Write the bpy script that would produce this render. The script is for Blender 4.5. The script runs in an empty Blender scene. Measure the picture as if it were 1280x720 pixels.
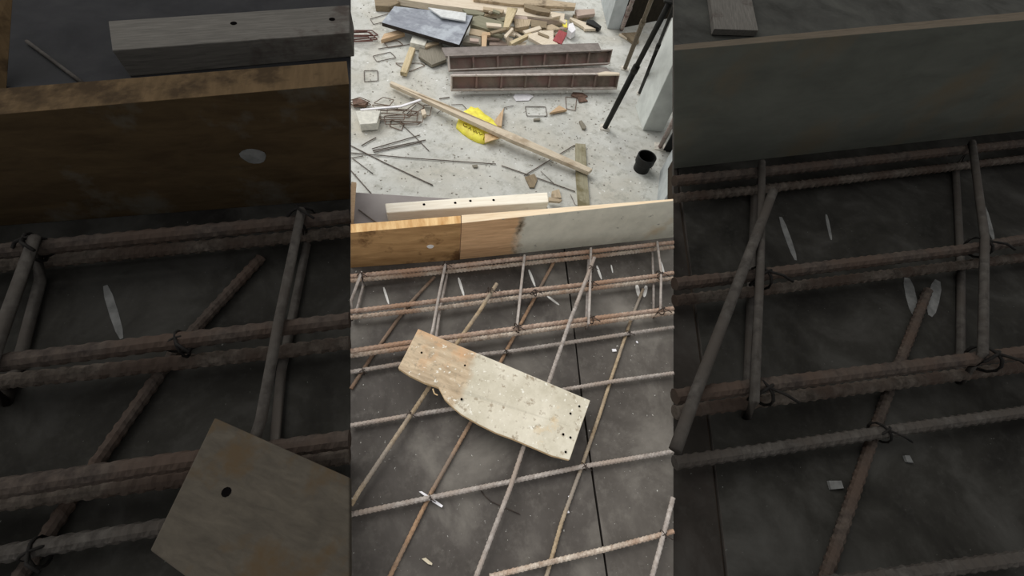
import bpy, bmesh, math, random
from mathutils import Vector, Matrix
random.seed(7)
C = bpy.context.scene.collection
S = bpy.context.scene

# ------------------------------------------------------------------ camera
FPX, PITCH, ROLL = 520.0, math.radians(57.7), math.radians(13.0)
D = 1.80                       # top of the shuttering deck above the concrete floor
CAM = Vector((0, 0, D + 1.5))
ct, st = math.cos(PITCH), math.sin(PITCH)
FW = Vector((0, ct, -st)); R0 = Vector((1, 0, 0)); U0 = Vector((0, st, ct))
RT = R0 * math.cos(ROLL) + U0 * math.sin(ROLL)
UP = U0 * math.cos(ROLL) - R0 * math.sin(ROLL)
cam_d = bpy.data.cameras.new('camera'); cam = bpy.data.objects.new('camera', cam_d); C.objects.link(cam)
cam_d.sensor_width = 36; cam_d.lens = FPX * 36 / 1280; cam_d.clip_start = 0.01
m = Matrix((RT, UP, -FW)).transposed().to_4x4(); m.translation = CAM
cam.matrix_world = m
S.camera = cam

def P(x, y, z):
    """point of the place seen at photograph position x, y on the level z"""
    r = FW + RT * ((x - 640) / FPX) + UP * (-(y - 360) / FPX)
    return CAM + r * ((z - CAM.z) / r.z)
def proj(p):
    d = p - CAM; k = FPX / d.dot(FW)
    return 640 + d.dot(RT) * k, 360 - d.dot(UP) * k
def rise(bx, by, z0, a, b):
    """height of an upright standing at bx, by whose top meets the line a-b"""
    B = P(bx, by, z0); lo, hi = 0.0, 1.4
    for _ in range(40):
        t = (lo + hi) / 2; x, y = proj(B + Vector((0, 0, t)))
        yl = a[1] + (b[1] - a[1]) * (x - a[0]) / (b[0] - a[0])
        if y > yl: lo = t
        else: hi = t
    return lo
K = 876 / 404 + 1
def LM(x, y): return ((x - 438) * K, 360 + (y - 360) * K)
def RM(x, y): return (1280 + (x - 842) * K, 360 + (y - 360) * K)

# ------------------------------------------------------------------ materials
def lin(c):
    return tuple(((v / 255) / 12.92 if v / 255 <= .04045 else ((v / 255 + .055) / 1.055) ** 2.4) for v in c) + (1,)
def base_mat(name, rough=.8, spec=.3, metal=0):
    mt = bpy.data.materials.new(name); mt.use_nodes = True; nt = mt.node_tree
    b = nt.nodes['Principled BSDF']; b.inputs['Roughness'].default_value = rough
    b.inputs['Specular IOR Level'].default_value = spec; b.inputs['Metallic'].default_value = metal
    return mt, nt, b
def noise(nt, scale, detail=6, rough=.6, stretch=None, coord='Object', dist=0):
    tc = nt.nodes.new('ShaderNodeTexCoord'); mp = nt.nodes.new('ShaderNodeMapping')
    if stretch: mp.inputs['Scale'].default_value = stretch
    n = nt.nodes.new('ShaderNodeTexNoise'); n.inputs['Scale'].default_value = scale
    n.inputs['Detail'].default_value = detail; n.inputs['Roughness'].default_value = rough; n.inputs['Distortion'].default_value = dist
    nt.links.new(tc.outputs[coord], mp.inputs[0]); nt.links.new(mp.outputs[0], n.inputs['Vector'])
    return n.outputs['Fac']
def ramp(nt, f, stops):
    r = nt.nodes.new('ShaderNodeValToRGB'); e = r.color_ramp.elements
    while len(e) < len(stops): e.new(.5)
    for k, (p, c) in enumerate(stops): e[k].position = p; e[k].color = c
    nt.links.new(f, r.inputs[0]); return r.outputs[0]
W1, B1 = (1, 1, 1, 1), (0, 0, 0, 1)
def mix(nt, f, a, b, mode='MIX'):
    x = nt.nodes.new('ShaderNodeMix'); x.data_type = 'RGBA'; x.blend_type = mode
    if isinstance(f, (int, float)): x.inputs[0].default_value = f
    else: nt.links.new(f, x.inputs[0])
    for s, v in ((6, a), (7, b)):
        if isinstance(v, tuple): x.inputs[s].default_value = v
        else: nt.links.new(v, x.inputs[s])
    return x.outputs[2]
def bump(nt, b, f, strength=.3, dist=.004):
    n = nt.nodes.new('ShaderNodeBump'); n.inputs['Strength'].default_value = strength; n.inputs['Distance'].default_value = dist
    nt.links.new(f, n.inputs['Height']); nt.links.new(n.outputs[0], b.inputs['Normal'])
def wood(name, c1, c2, stain=None, amount=(.5, .65), scale=6, grain=(1.2, 14, 14), spec=.2, stain_scale=3, rough=.8):
    mt, nt, b = base_mat(name, rough, spec)
    g = noise(nt, scale, 8, .65, grain, dist=.4)
    col = ramp(nt, g, [(.3, lin(c1)), (.7, lin(c2))])
    if stain:
        s = noise(nt, stain_scale, 5, .65)
        col = mix(nt, ramp(nt, s, [(amount[0], B1), (amount[1], W1)]), col, lin(stain))
    nt.links.new(col, b.inputs['Base Color']); bump(nt, b, g, .35, .003)
    return mt
def split_wood(name, left, right, at, width, stains=(), grain=(1.2, 14, 14), spec=.2, wobble=.25, extra=None, band=None):
    """a board whose face changes colour along its length (bare wood to cement film), with an irregular border"""
    mt, nt, b = base_mat(name, .85, spec)
    tc = nt.nodes.new('ShaderNodeTexCoord'); sp = nt.nodes.new('ShaderNodeSeparateXYZ')
    nt.links.new(tc.outputs['Object'], sp.inputs[0])
    w = noise(nt, 7, 5, .6); ma = nt.nodes.new('ShaderNodeMath'); ma.operation = 'MULTIPLY_ADD'
    nt.links.new(w, ma.inputs[0]); ma.inputs[1].default_value = wobble; nt.links.new(sp.outputs[0], ma.inputs[2])
    mr = nt.nodes.new('ShaderNodeMapRange'); mr.inputs[1].default_value = at + wobble / 2; mr.inputs[2].default_value = at + width + wobble / 2
    nt.links.new(ma.outputs[0], mr.inputs[0])
    g = noise(nt, 6, 8, .65, grain, dist=.4)
    ca = ramp(nt, g, [(.3, lin(left[0])), (.7, lin(left[1]))])
    g2 = noise(nt, 9, 8, .7)
    cb = ramp(nt, g2, [(.3, lin(right[0])), (.7, lin(right[1]))])
    if extra:
        ex = noise(nt, 5, 5, .6)
        ca = mix(nt, ramp(nt, ex, [(.48, B1), (.62, W1)]), ca, lin(extra))
    col = mix(nt, mr.outputs[0], ca, cb)
    if band:                       # a grimy streak where the cement film begins
        bd = ramp(nt, mr.outputs[0], [(.0, B1), (.45, W1), (.6, W1), (1, B1)])
        col = mix(nt, mix(nt, 1.0, bd, ramp(nt, noise(nt, 12, 5, .6), [(.42, B1), (.6, W1)]), 'MULTIPLY'), col, lin(band))
    for sc, lo, hi, cc in stains:
        col = mix(nt, ramp(nt, noise(nt, sc, 5, .65), [(lo, B1), (hi, W1)]), col, lin(cc))
    nt.links.new(col, b.inputs['Base Color']); bump(nt, b, g, .3, .003)
    return mt
def rust(name, c1, c2, c3=None, spec=.25, scale=45):
    mt, nt, b = base_mat(name, .75, spec)
    col = ramp(nt, noise(nt, scale, 6, .7), [(.35, lin(c1)), (.68, lin(c2))])
    if c3: col = mix(nt, ramp(nt, noise(nt, 5, 3, .5), [(.45, B1), (.62, W1)]), col, lin(c3))
    nt.links.new(col, b.inputs['Base Color']); return mt
def film(name, c0, c1, c2, speck, spec=.25, speck_at=.735, rough=.6):
    """film-faced shuttering ply: dusty blotches, faint smears and cement specks"""
    mt, nt, b = base_mat(name, rough, spec)
    col = ramp(nt, noise(nt, 2.6, 7, .62, dist=.5), [(.32, lin(c0)), (.5, lin(c1)), (.7, lin(c2))])
    col = mix(nt, ramp(nt, noise(nt, 26, 5, .7), [(.5, B1), (.75, (.35, .35, .35, 1))]), col, lin(c2))
    col = mix(nt, ramp(nt, noise(nt, 95, 3, .6), [(speck_at, B1), (speck_at + .03, W1)]), col, lin(speck))
    nt.links.new(col, b.inputs['Base Color'])
    bump(nt, b, noise(nt, 60, 5, .6), .15, .002)
    return mt
def plain(name, c, rough=.8, spec=.2, metal=0, var=.12, scale=20):
    mt, nt, b = base_mat(name, rough, spec, metal)
    d = tuple(v * (1 - var) for v in c); e = tuple(min(255, v * (1 + var)) for v in c)
    nt.links.new(ramp(nt, noise(nt, scale, 5, .6), [(.35, lin(d)), (.65, lin(e))]), b.inputs['Base Color'])
    return mt

M = {}
def floor_mat():
    mt, nt, b = base_mat('floor_concrete', .9, .15)
    col = ramp(nt, noise(nt, 1.1, 8, .65, dist=.6), [(.3, lin((182, 182, 174))), (.5, lin((203, 203, 196))), (.72, lin((220, 220, 213)))])
    col = mix(nt, ramp(nt, noise(nt, .55, 4, .6, dist=1), [(.5, B1), (.7, (.8, .8, .8, 1))]), col, lin((190, 184, 168)))
    col = mix(nt, ramp(nt, noise(nt, 9, 8, .72), [(.50, B1), (.68, W1)]), col, lin((168, 167, 157)))
    col = mix(nt, ramp(nt, noise(nt, 30, 6, .7, (1, 2, 1), dist=.8), [(.62, B1), (.70, W1)]), col, lin((150, 148, 138)))
    col = mix(nt, ramp(nt, noise(nt, 13, 5, .6), [(.66, B1), (.72, W1)]), col, lin((236, 236, 232)))
    nt.links.new(col, b.inputs['Base Color']); bump(nt, b, noise(nt, 18, 6, .6), .4, .02)
    return mt
M['floor'] = floor_mat()
M['film'] = film('film_ply_dusty', (60, 55, 50), (80, 75, 70), (122, 117, 109), (196, 194, 186), speck_at=.705)
M['film2'] = film('film_ply_worn', (66, 61, 56), (88, 83, 77), (128, 123, 115), (196, 194, 186), speck_at=.705)
M['ledge'] = film('film_ply_grey', (120, 113, 110), (136, 129, 126), (148, 142, 138), (170, 166, 160))
M['dfilm'] = film('dimmed_film_ply', (24, 23, 21), (35, 34, 31), (52, 51, 48), (92, 92, 88), .03, .73, .9)  # side decks: darker copies of the centre surfaces, dimming put into the colour
M['dfilm2'] = film('dimmed_film_ply_brown', (28, 26, 23), (38, 35, 32), (50, 48, 45), (90, 90, 86), .03, .73, .9)
M['dledge'] = film('dimmed_grey_ply', (33, 33, 34), (39, 39, 40), (45, 45, 45), (52, 52, 50), .03, .78, .9)
M['dconc'] = film('dimmed_concrete', (40, 40, 37), (50, 50, 47), (60, 60, 56), (70, 70, 66), .03, .7, .95)
M['board_orange'] = wood('shutter_board_orange', (150, 114, 74), (202, 162, 112), (104, 74, 46), (.54, .66), 5, (1.2, 6, 6), stain_scale=7)
M['board_top'] = wood('sawn_edge', (188, 138, 82), (246, 212, 156), (206, 196, 174), (.64, .70), 7, (5, .7, .7), stain_scale=7)
M['board_two'] = split_wood('shutter_board_cement', ((188, 148, 108), (228, 188, 144)), ((198, 195, 178), (226, 222, 204)), -.30, .05, ((4, .60, .74, (204, 188, 158)), (30, .66, .72, (150, 146, 134))), wobble=.12, band=(96, 84, 66))
M['board_top2'] = wood('sawn_edge_pale', (222, 196, 160), (244, 226, 196))
M['dboard'] = wood('dimmed_board', (42, 33, 22), (60, 49, 33), (62, 58, 50), (.55, .68), 4, (1.2, 5, 5), .04, 4, .95)  # side edge boards: dimming of the side bays painted into the wood colours
M['dboard_top'] = wood('dimmed_board_edge', (62, 50, 34), (80, 65, 46), (48, 38, 26), (.5, .62), 4, (7, 1, 1), .04, 5, .95)
M['rboard'] = wood('dimmed_grey_board', (66, 67, 61), (78, 79, 72), (80, 73, 60), (.5, .66), 3, (1, 3, 3), .04, 1.3, .95)
M['rboard_top'] = wood('dimmed_grey_edge', (66, 60, 51), (80, 72, 62), spec=.04, rough=.95)
M['timber'] = wood('cement_white_timber', (230, 220, 200), (252, 246, 230), (190, 176, 156), (.6, .72))
M['dtimber'] = wood('dimmed_white_timber', (68, 66, 62), (88, 85, 80), (60, 54, 50), (.58, .7), spec=.04, rough=.95)  # dimmed copy of the white timber, darkness carried by the colour
M['plank'] = split_wood('scrap_plank', ((168, 148, 122), (214, 194, 164)), ((190, 182, 160), (226, 219, 200)), -.12, .02,
                        ((38, .56, .68, (158, 144, 122)), (7, .66, .76, (216, 194, 156)), (60, .62, .66, (236, 232, 218))), extra=(212, 166, 122), wobble=.12, grain=(2.5, 9, 9))
M['plank_edge'] = wood('scrap_plank_edge', (214, 180, 132), (240, 214, 172))
M['dplank'] = wood('dimmed_weathered_panel', (55, 51, 45), (70, 65, 57), (64, 54, 41), (.52, .64), 6, (2, 6, 6), .04, 5, .95)  # scrap plank wood again, dimmed through its colours
M['bar_rust'] = rust('bar_rusty', (132, 110, 96), (194, 172, 154), (156, 126, 104))
M['bar_pale'] = rust('bar_pale', (150, 132, 116), (218, 206, 190), (168, 140, 118))
M['bar_grey'] = rust('bar_grey', (138, 128, 120), (186, 178, 170), (160, 146, 134))
M['bar_tan'] = rust('bar_tan', (136, 118, 94), (190, 170, 140), (146, 136, 124))
M['bar_brown'] = rust('bar_brown', (106, 92, 80), (152, 132, 114), (128, 102, 82))
M['bar_orange'] = rust('bar_orange', (138, 110, 86), (190, 156, 124), (132, 116, 102))
M['dbar'] = rust('bar_dimmed', (42, 37, 34), (64, 57, 51), (56, 47, 41), .03, 25)  # side bars: dimmed copies of the rusty bars, darkness in the colour
M['dbar_pale'] = rust('bar_dimmed_scaly', (50, 45, 40), (82, 75, 68), (58, 49, 43), .03, 25)
M['dbar_grey'] = rust('bar_dimmed_grey', (46, 43, 40), (66, 63, 59), (54, 50, 46), .03, 25)
M['rod'] = rust('rod_dark', (84, 76, 70), (122, 110, 100))
M['loop'] = rust('loop_brown', (96, 78, 66), (142, 122, 106))
M['loop_red'] = rust('loop_red', (86, 54, 48), (120, 86, 76))
M['wire'] = rust('tie_wire', (48, 42, 38), (78, 66, 58))
M['hole'] = plain('hole_black', (9, 8, 8), 1, 0)
M['dwire'] = rust('tie_wire_dimmed', (18, 17, 16), (30, 28, 26), spec=.05)  # tie wire with the side bays' dimming in its colour
M['white'] = plain('white_paint', (232, 230, 224), var=.05)
M['dwhite'] = plain('dimmed_white_paint', (84, 84, 82), spec=.03, rough=.95)  # white paint dimmed by colour for the side decks
M['chip'] = plain('pale_chip', (216, 204, 178))
M['paper'] = plain('white_paper', (240, 238, 240), var=.03)
M['greyslab'] = wood('grey_film_ply', (128, 132, 140), (160, 164, 172), (180, 186, 192), (.5, .64), 7, (1, 2, 2), stain_scale=4)
M['dark_edge'] = plain('dark_ply_edge', (52, 48, 44))
M['paleslab'] = plain('pale_panel', (214, 216, 214), var=.05)
M['w_tan'] = wood('scrap_tan', (164, 146, 120), (204, 186, 158), (131, 116, 96), (.56, .68), stain_scale=5)
M['w_orange'] = wood('scrap_orange', (184, 154, 120), (216, 188, 154), (147, 123, 96), (.56, .68), stain_scale=5)
M['w_yellow'] = wood('scrap_yellow', (186, 168, 130), (218, 202, 168), (148, 134, 104), (.56, .68), stain_scale=5)
M['w_brown'] = wood('scrap_brown', (118, 104, 84), (158, 142, 116), (94, 83, 67), (.56, .68), stain_scale=5)
M['w_pale'] = wood('scrap_pale', (204, 188, 164), (232, 220, 200))
M['w_pink'] = wood('scrap_pinkish', (168, 148, 136), (200, 182, 168))
M['w_green'] = wood('scrap_greenish', (118, 116, 96), (152, 148, 126))
M['w_wet'] = wood('wet_plank', (138, 132, 108), (168, 162, 138), (120, 112, 84), (.5, .6))
M['w_grey'] = wood('scrap_grey', (120, 114, 100), (150, 144, 130))
M['beam'] = wood('sawn_batten', (196, 182, 158), (222, 208, 186), (178, 160, 136), (.55, .68))
M['red'] = wood('red_board', (142, 66, 68), (176, 92, 92))
M['yellow'] = plain('yellow_plastic', (248, 228, 84), .5, .4, var=.08, scale=14)
M['bagend'] = plain('brown_paper', (226, 196, 150), var=.08)
M['ink'] = plain('brown_ink', (116, 84, 30))
M['rag'] = plain('brown_rag', (112, 90, 78), var=.2)
M['block'] = plain('pale_block', (214, 212, 200), var=.06)
M['steel'] = rust('form_steel', (110, 98, 88), (146, 132, 120), (138, 112, 104), .3, 7)
M['steel_lip'] = rust('form_steel_worn', (176, 164, 154), (214, 206, 198), None, .3, 14)
M['steel_grey'] = rust('form_steel_grey', (112, 104, 98), (142, 134, 128), None, .3, 9)
M['prop_black'] = plain('prop_black', (30, 30, 27), .6, .2)
M['prop_brown'] = rust('prop_rusty', (92, 82, 68), (124, 114, 98))
M['prop_grey'] = rust('prop_grey', (130, 118, 112), (164, 152, 146), (116, 92, 88))
M['plate'] = plain('prop_plate', (214, 208, 196))
M['black'] = plain('black_plastic_and_gap_shade', (16, 16, 15), .45, .3)  # plastic of the pipe fitting, and painted shade on the gap panel
M['column'] = plain('column_concrete', (206, 210, 205), .9, .1, var=.05, scale=5)
M['column_blue'] = plain('column_concrete_bluish', (176, 181, 180), .9, .1, var=.06, scale=5)
M['recess_shade'] = plain('recess_shade_wall', (44, 40, 33), .95, .05)  # shade of the recess put into this dark colour
M['joist'] = wood('joist', (44, 38, 32), (60, 52, 44), spec=.05)
M['debris'] = plain('floor_debris', (150, 146, 136), var=.3, scale=60)

# ------------------------------------------------------------------ builders
def tag(o, label=None, cat=None, group=None, kind=None):
    for k, v in (('label', label), ('category', cat), ('group', group), ('kind', kind)):
        if v: o[k] = v
    return o
def link(name, verts, faces, mats, xdir=None, parent=None, smooth=False, midx=None, bevel=0):
    """world-space geometry -> one object; its own frame lies along xdir"""
    me = bpy.data.meshes.new(name); o = bpy.data.objects.new(name, me)
    if parent is None:
        lo = [min(v[k] for v in verts) for k in range(3)]; hi = [max(v[k] for v in verts) for k in range(3)]
        org = Vector(((lo[0] + hi[0]) / 2, (lo[1] + hi[1]) / 2, lo[2]))
        a = math.atan2(xdir.y, xdir.x) if xdir is not None else 0
        mw = Matrix.Translation(org) @ Matrix.Rotation(a, 4, 'Z')
        o.matrix_world = mw
    else:
        mw = parent['_m']; o.parent = parent
    inv = mw.inverted()
    me.from_pydata([inv @ Vector(v) for v in verts], [], faces)
    if not isinstance(mats, (list, tuple)): mats = [mats]
    for x in mats: me.materials.append(x)
    if midx:
        for p, i in zip(me.polygons, midx): p.material_index = i
    if smooth:
        for p in me.polygons: p.use_smooth = True
    bm = bmesh.new(); bm.from_mesh(me); bmesh.ops.recalc_face_normals(bm, faces=bm.faces); bm.to_mesh(me); bm.free()
    if bevel:
        b = o.modifiers.new('bevel', 'BEVEL'); b.width = bevel; b.segments = 2; b.limit_method = 'ANGLE'
    C.objects.link(o)
    FR[o.name] = mw
    return o
FR = {}
class Par(dict): pass
def kid(name, verts, faces, mats, parent, **k):
    mw = FR[parent.name]; me = bpy.data.meshes.new(name); o = bpy.data.objects.new(name, me)
    inv = mw.inverted(); me.from_pydata([inv @ Vector(v) for v in verts], [], faces)
    me.materials.append(mats)
    if k.get('smooth'):
        for p in me.polygons: p.use_smooth = True
    bm = bmesh.new(); bm.from_mesh(me); bmesh.ops.recalc_face_normals(bm, faces=bm.faces); bm.to_mesh(me); bm.free()
    if k.get('bevel'):
        b = o.modifiers.new('bevel', 'BEVEL'); b.width = k['bevel']; b.segments = 2
    o.parent = parent; C.objects.link(o); FR[o.name] = mw
    return o
def root(name, loc, label, cat, group=None, ang=0):
    o = bpy.data.objects.new(name, None); o.empty_display_size = .05
    mw = Matrix.Translation(loc) @ Matrix.Rotation(ang, 4, 'Z'); o.matrix_world = mw
    C.objects.link(o); FR[o.name] = mw
    return tag(o, label, cat, group)

def prism(top, thick):
    n = len(top); v = [Vector(p) for p in top] + [Vector(p) - Vector((0, 0, thick)) for p in top]
    f = [tuple(range(n)), tuple(range(2 * n - 1, n - 1, -1))] + [(i, (i + 1) % n, n + (i + 1) % n, n + i) for i in range(n)]
    return v, f
def pts(cs, z):
    return [P(c[0], c[1], c[2] if len(c) > 2 else z) for c in cs]
def slab(name, label, cat, mat, cs, z, thick, group=None, edge=None, bevel=.003, kind=None, subdiv=0, parent=None):
    t = pts(cs, z); v, f = prism(t, thick)
    es = [(t[(i + 1) % len(t)] - t[i]) for i in range(len(t))]; xd = max(es, key=lambda e: e.length)
    mats = [mat] + ([edge] if edge else [])
    mi = [0, 0] + [1 if edge else 0] * len(t)
    if parent is not None: return kid(name, v, f, mat, parent)
    if xd.x < 0: xd = -xd
    o = link(name, v, f, mats, xd, midx=mi, bevel=bevel)
    return tag(o, label, cat, group, kind)
def hexa(fb, ft, bt):
    """front-bottom, front-top, back-top edges (left, right each) -> 8 vertices, 6 faces"""
    bb = [fb[k] + (bt[k] - ft[k]) for k in (0, 1)]
    v = [fb[0], fb[1], ft[1], ft[0], bb[0], bb[1], bt[1], bt[0]]
    return v, [(0, 1, 2, 3), (5, 4, 7, 6), (3, 2, 6, 7), (1, 0, 4, 5), (0, 3, 7, 4), (1, 5, 6, 2)]
def ring_tube(path, r, n=10, rib=0.0, pitch=.011, step=None, closed=False):
    """tube along a path; rib > 0 raises slanting ribs as on reinforcing bar"""
    P_ = [Vector(p) for p in path]
    if closed: P_ = P_ + [P_[0]]
    if step:
        q = [P_[0]]
        for a, b in zip(P_, P_[1:]):
            k = max(1, int((b - a).length / step))
            q += [a.lerp(b, i / k) for i in range(1, k + 1)]
        P_ = q
    if closed: P_ = P_[:-1]
    N = len(P_); V = []; F = []; s = 0; up = Vector((0, 0, 1))
    for i, p in enumerate(P_):
        if closed: t = (P_[(i + 1) % N] - P_[i - 1]).normalized()
        else: t = (P_[min(i + 1, N - 1)] - P_[max(i - 1, 0)]).normalized()
        a = t.cross(up)
        a = a.normalized() if a.length > 1e-4 else Vector((1, 0, 0))
        b = a.cross(t)
        if i: s += (p - P_[i - 1]).length
        for k in range(n):
            w = 2 * math.pi * k / n; rr = r
            if rib:
                ph = (s / pitch + .45 * math.sin(w)) % 1
                rr = r * (1 + (rib if ph < .42 else -rib * .2))
            V.append(p + (a * math.cos(w) + b * math.sin(w)) * rr)
    for i in range(N if closed else N - 1):
        j = (i + 1) % N
        for k in range(n):
            F.append((i * n + k, i * n + (k + 1) % n, j * n + (k + 1) % n, j * n + k))
    if not closed:
        F.append(tuple(range(n - 1, -1, -1))); F.append(tuple((N - 1) * n + k for k in range(n)))
    return V, F
def bar(name, label, cat, mat, cs, z, r, group=None, rib=.2, pitch=None):
    path = pts(cs, z)
    v, f = ring_tube(path, r, 10, rib, pitch or r * 1.9, r * .42 if rib else .05)
    xd = path[-1] - path[0]
    return tag(link(name, v, f, mat, xd, smooth=not rib), label, cat, group)
def rod(label, cs, z=.012, r=.005, mat=None, name='steel_rod', cat='rod', group='loose rods on the concrete floor'):
    v, f = ring_tube(pts(cs, z), r, 8, 0, 1, .08)
    p = pts(cs, z)
    return tag(link(name, v, f, mat or M['rod'], p[-1] - p[0], smooth=True), label, cat, group)
def stirrup_loop(label, cs, z=.012, r=.0045, mat=None, group='loose stirrups on the concrete floor'):
    c = pts(cs, z); n = len(c); path = []
    for i in range(n):          # rounded corners
        a, b, d = c[i - 1], c[i], c[(i + 1) % n]
        path += [b.lerp(a, .10), b.lerp(a, .03).lerp(b.lerp(d, .03), .5), b.lerp(d, .10)]
    v, f = ring_tube(path, r, 8, 0, 1, None, True)
    return tag(link('rebar_stirrup', v, f, mat or M['loop'], c[1] - c[0], smooth=True), label, 'stirrup', group)
def tie(parent, x, y, z, r, mat=None):
    if r > .02: mat = M['dwire']
    """binding wire twisted round a crossing"""
    p = P(x, y, z); V = []; F = []
    for ang in (.7, 2.2):
        d = Vector((math.cos(ang), math.sin(ang), 0)); path = []
        for k in range(12):
            w = 2 * math.pi * k / 12
            path.append(p + d * math.cos(w) * r * 1.5 + Vector((0, 0, math.sin(w) * r * 1.5)))
        v, f = ring_tube(path, r * .17, 6, 0, 1, None, True)
        F += [tuple(i + len(V) for i in q) for q in f]; V += v
    path = [p + Vector((0, 0, r * 1.5)), p + Vector((r * 1.2, -r * .8, r * 2.3)), p + Vector((r * 2.6, -r * 1.2, r * 2.0))]
    v, f = ring_tube(path, r * .16, 6); F += [tuple(i + len(V) for i in q) for q in f]; V += v
    return kid('tie_wire', V, F, mat or M['wire'], parent, smooth=True)
def stripe(parent, a, b, w, z, mat, name='paint_mark'):
    A, B = P(*a, z), P(*b, z); d = (B - A).normalized(); nn = Vector((-d.y, d.x, 0)) * w / 2
    prof = [(0, .5), (.2, .95), (.55, 1), (.85, .8), (1, .35)]
    top = [A.lerp(B, t) + nn * q for t, q in prof] + [A.lerp(B, t) - nn * q for t, q in reversed(prof)]
    v, f = prism(top, .0012)
    return kid(name, v, f, mat, parent)

# ------------------------------------------------------------------ setting below the deck
fl = [Vector((-14, -4, 0)), Vector((14, -4, 0)), Vector((14, 22, 0)), Vector((-14, 22, 0))]
v, f = prism(fl, .2)
tag(link('floor', v, f, M['floor'], Vector((1, 0, 0))), kind='structure')
def column(name, bl, fl_, fr, h, mat, label):
    a, b, c = P(*bl, 0), P(*fl_, 0), P(*fr, 0); d = a + (c - b)
    v, f = prism([p + Vector((0, 0, h)) for p in (a, b, c, d)], h)
    return tag(link(name, v, f, mat, c - b, bevel=.008), label, 'column', None, 'structure')
TOPC = D - .022
column('concrete_column', (794, 133), (803, 163), (828, 165), TOPC, M['column'], 'tall smooth concrete column with a bright left face behind the props')
column('concrete_column', (825, 214), (819, 268), (875, 275), TOPC, M['column_blue'], 'light grey concrete pier rising beside the black pipe fitting')
column('concrete_column', (748, -12), (759, 36), (774, 38), 2.6, M['column_blue'], 'bluish concrete column standing at the end of the timber heap')
a, b = P(778, 35, 0), P(850, 20, 0); n_ = Vector((-(b - a).y, (b - a).x, 0)).normalized() * .15  # dark wall added to stand in for the recess shade
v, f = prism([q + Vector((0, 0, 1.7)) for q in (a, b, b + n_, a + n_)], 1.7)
tag(link('wall_shade', v, f, M['recess_shade'], b - a), kind='structure')

# ------------------------------------------------------------------ deck sheets
SH = .018
sheets = {}
def sheet(key, label, mat, cs, thick=SH, z=D):
    sheets[key] = slab('plywood_sheet', label, 'plywood sheet', mat, cs, z, thick, 'plywood sheets of the deck', edge=M['dark_edge'], bevel=.0015)
    return sheets[key]
sheet('c1', 'dusty dark plywood sheet under the scrap plank, left of the open joint', M['film'],
      [(438, 329), (575, 317), (704, 306), (706, 326), (714.5, 391), (719, 430), (726, 494), (741, 605), (758, 721), (841.9, 1339), (841.9, 2600), (438, 2600)])
sheet('c2', 'worn dark plywood sheet right of the open joint beside the scrap plank', M['film2'],
      [(705.5, 306), (842, 293), (842, 1318), (760.3, 721), (743.4, 605), (728, 494), (720.5, 430), (716, 391), (707.8, 326)])
sheet('ledge', 'grey plywood strip behind the orange edge board under the white timber', M['ledge'],
      [(438, 240), (560, 248), (684, 258), (700, 306), (575, 317), (438, 329)])
sheet('l1', 'near-black dimmed plywood sheet under the thick dimmed bars by the brown board', M['dfilm'],
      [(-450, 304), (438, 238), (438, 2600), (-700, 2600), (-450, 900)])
sheet('l2', 'dimmed black plywood sheet behind the tall brown board', M['dledge'],
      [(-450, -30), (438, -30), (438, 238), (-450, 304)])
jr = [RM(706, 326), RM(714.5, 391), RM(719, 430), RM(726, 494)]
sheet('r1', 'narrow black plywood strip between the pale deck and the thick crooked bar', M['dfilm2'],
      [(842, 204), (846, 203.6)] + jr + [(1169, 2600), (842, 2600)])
sheet('r2', 'black dimmed plywood sheet under the thick bars by the tall grey board', M['dfilm'],
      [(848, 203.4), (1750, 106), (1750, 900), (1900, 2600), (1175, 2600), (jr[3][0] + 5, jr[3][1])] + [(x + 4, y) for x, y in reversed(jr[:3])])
sheet('r3', 'dimmed concrete-toned plywood sheet behind the tall grey board', M['dconc'],
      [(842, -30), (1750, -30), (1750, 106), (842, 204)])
def joist(cs, label):
    slab('timber_joist', label, 'joist', M['joist'], cs, D - SH - .001, .09)
joist([(697, 297), (711, 297), (735, 494), (767, 721), (833, 1200), (817, 1200), (752, 721), (719, 494)], 'dark timber joist seen through the open joint of the pale deck')
joist([(843, 196), (858, 195), (jr[0][0] + 14, jr[0][1]), (jr[3][0] + 16, jr[3][1]), (1186, 2600), (1158, 2600), (jr[3][0] - 12, jr[3][1]), (jr[0][0] - 6, jr[0][1])], 'dark timber joist seen through the joint of the black deck')

joist([(430, 240), (437.8, 240), (437.8, 2600), (424, 2600)], 'dark timber joist under the edge between the pale deck and the weathered panel')
joist([(836, 296), (846, 296), (852, 2600), (834, 2600)], 'dark timber joist under the edge between the pale and black decks by the grey board')
# paint marks and chips on the sheets
for key, mp, mt, ms in (('c1', None, M['white'], 1), ('c2', None, M['white'], 1), ('l1', LM, M['dwhite'], 3.0), ('r2', RM, M['dwhite'], 3.0)):
    c1 = [((479.5, 359), (486, 380), .009), ((573, 347), (580, 370), .011), ((661, 337), (669, 358), .011), ((684, 370), (699, 381), .010)]
    c2 = [((746, 332), (752, 349), .011), ((764, 331), (766, 341), .006), ((826, 327), (830, 341), .011), ((796, 356), (799, 371), .018), ((808, 357), (805, 371), .017)]
    for a, b, w in {'c1': c1, 'c2': c2, 'l1': c1[:1], 'r2': c2}[key]:
        if mp: a, b = mp(*a), mp(*b)
        stripe(sheets[key], a, b, w * ms, D + .0012, mt)

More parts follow.
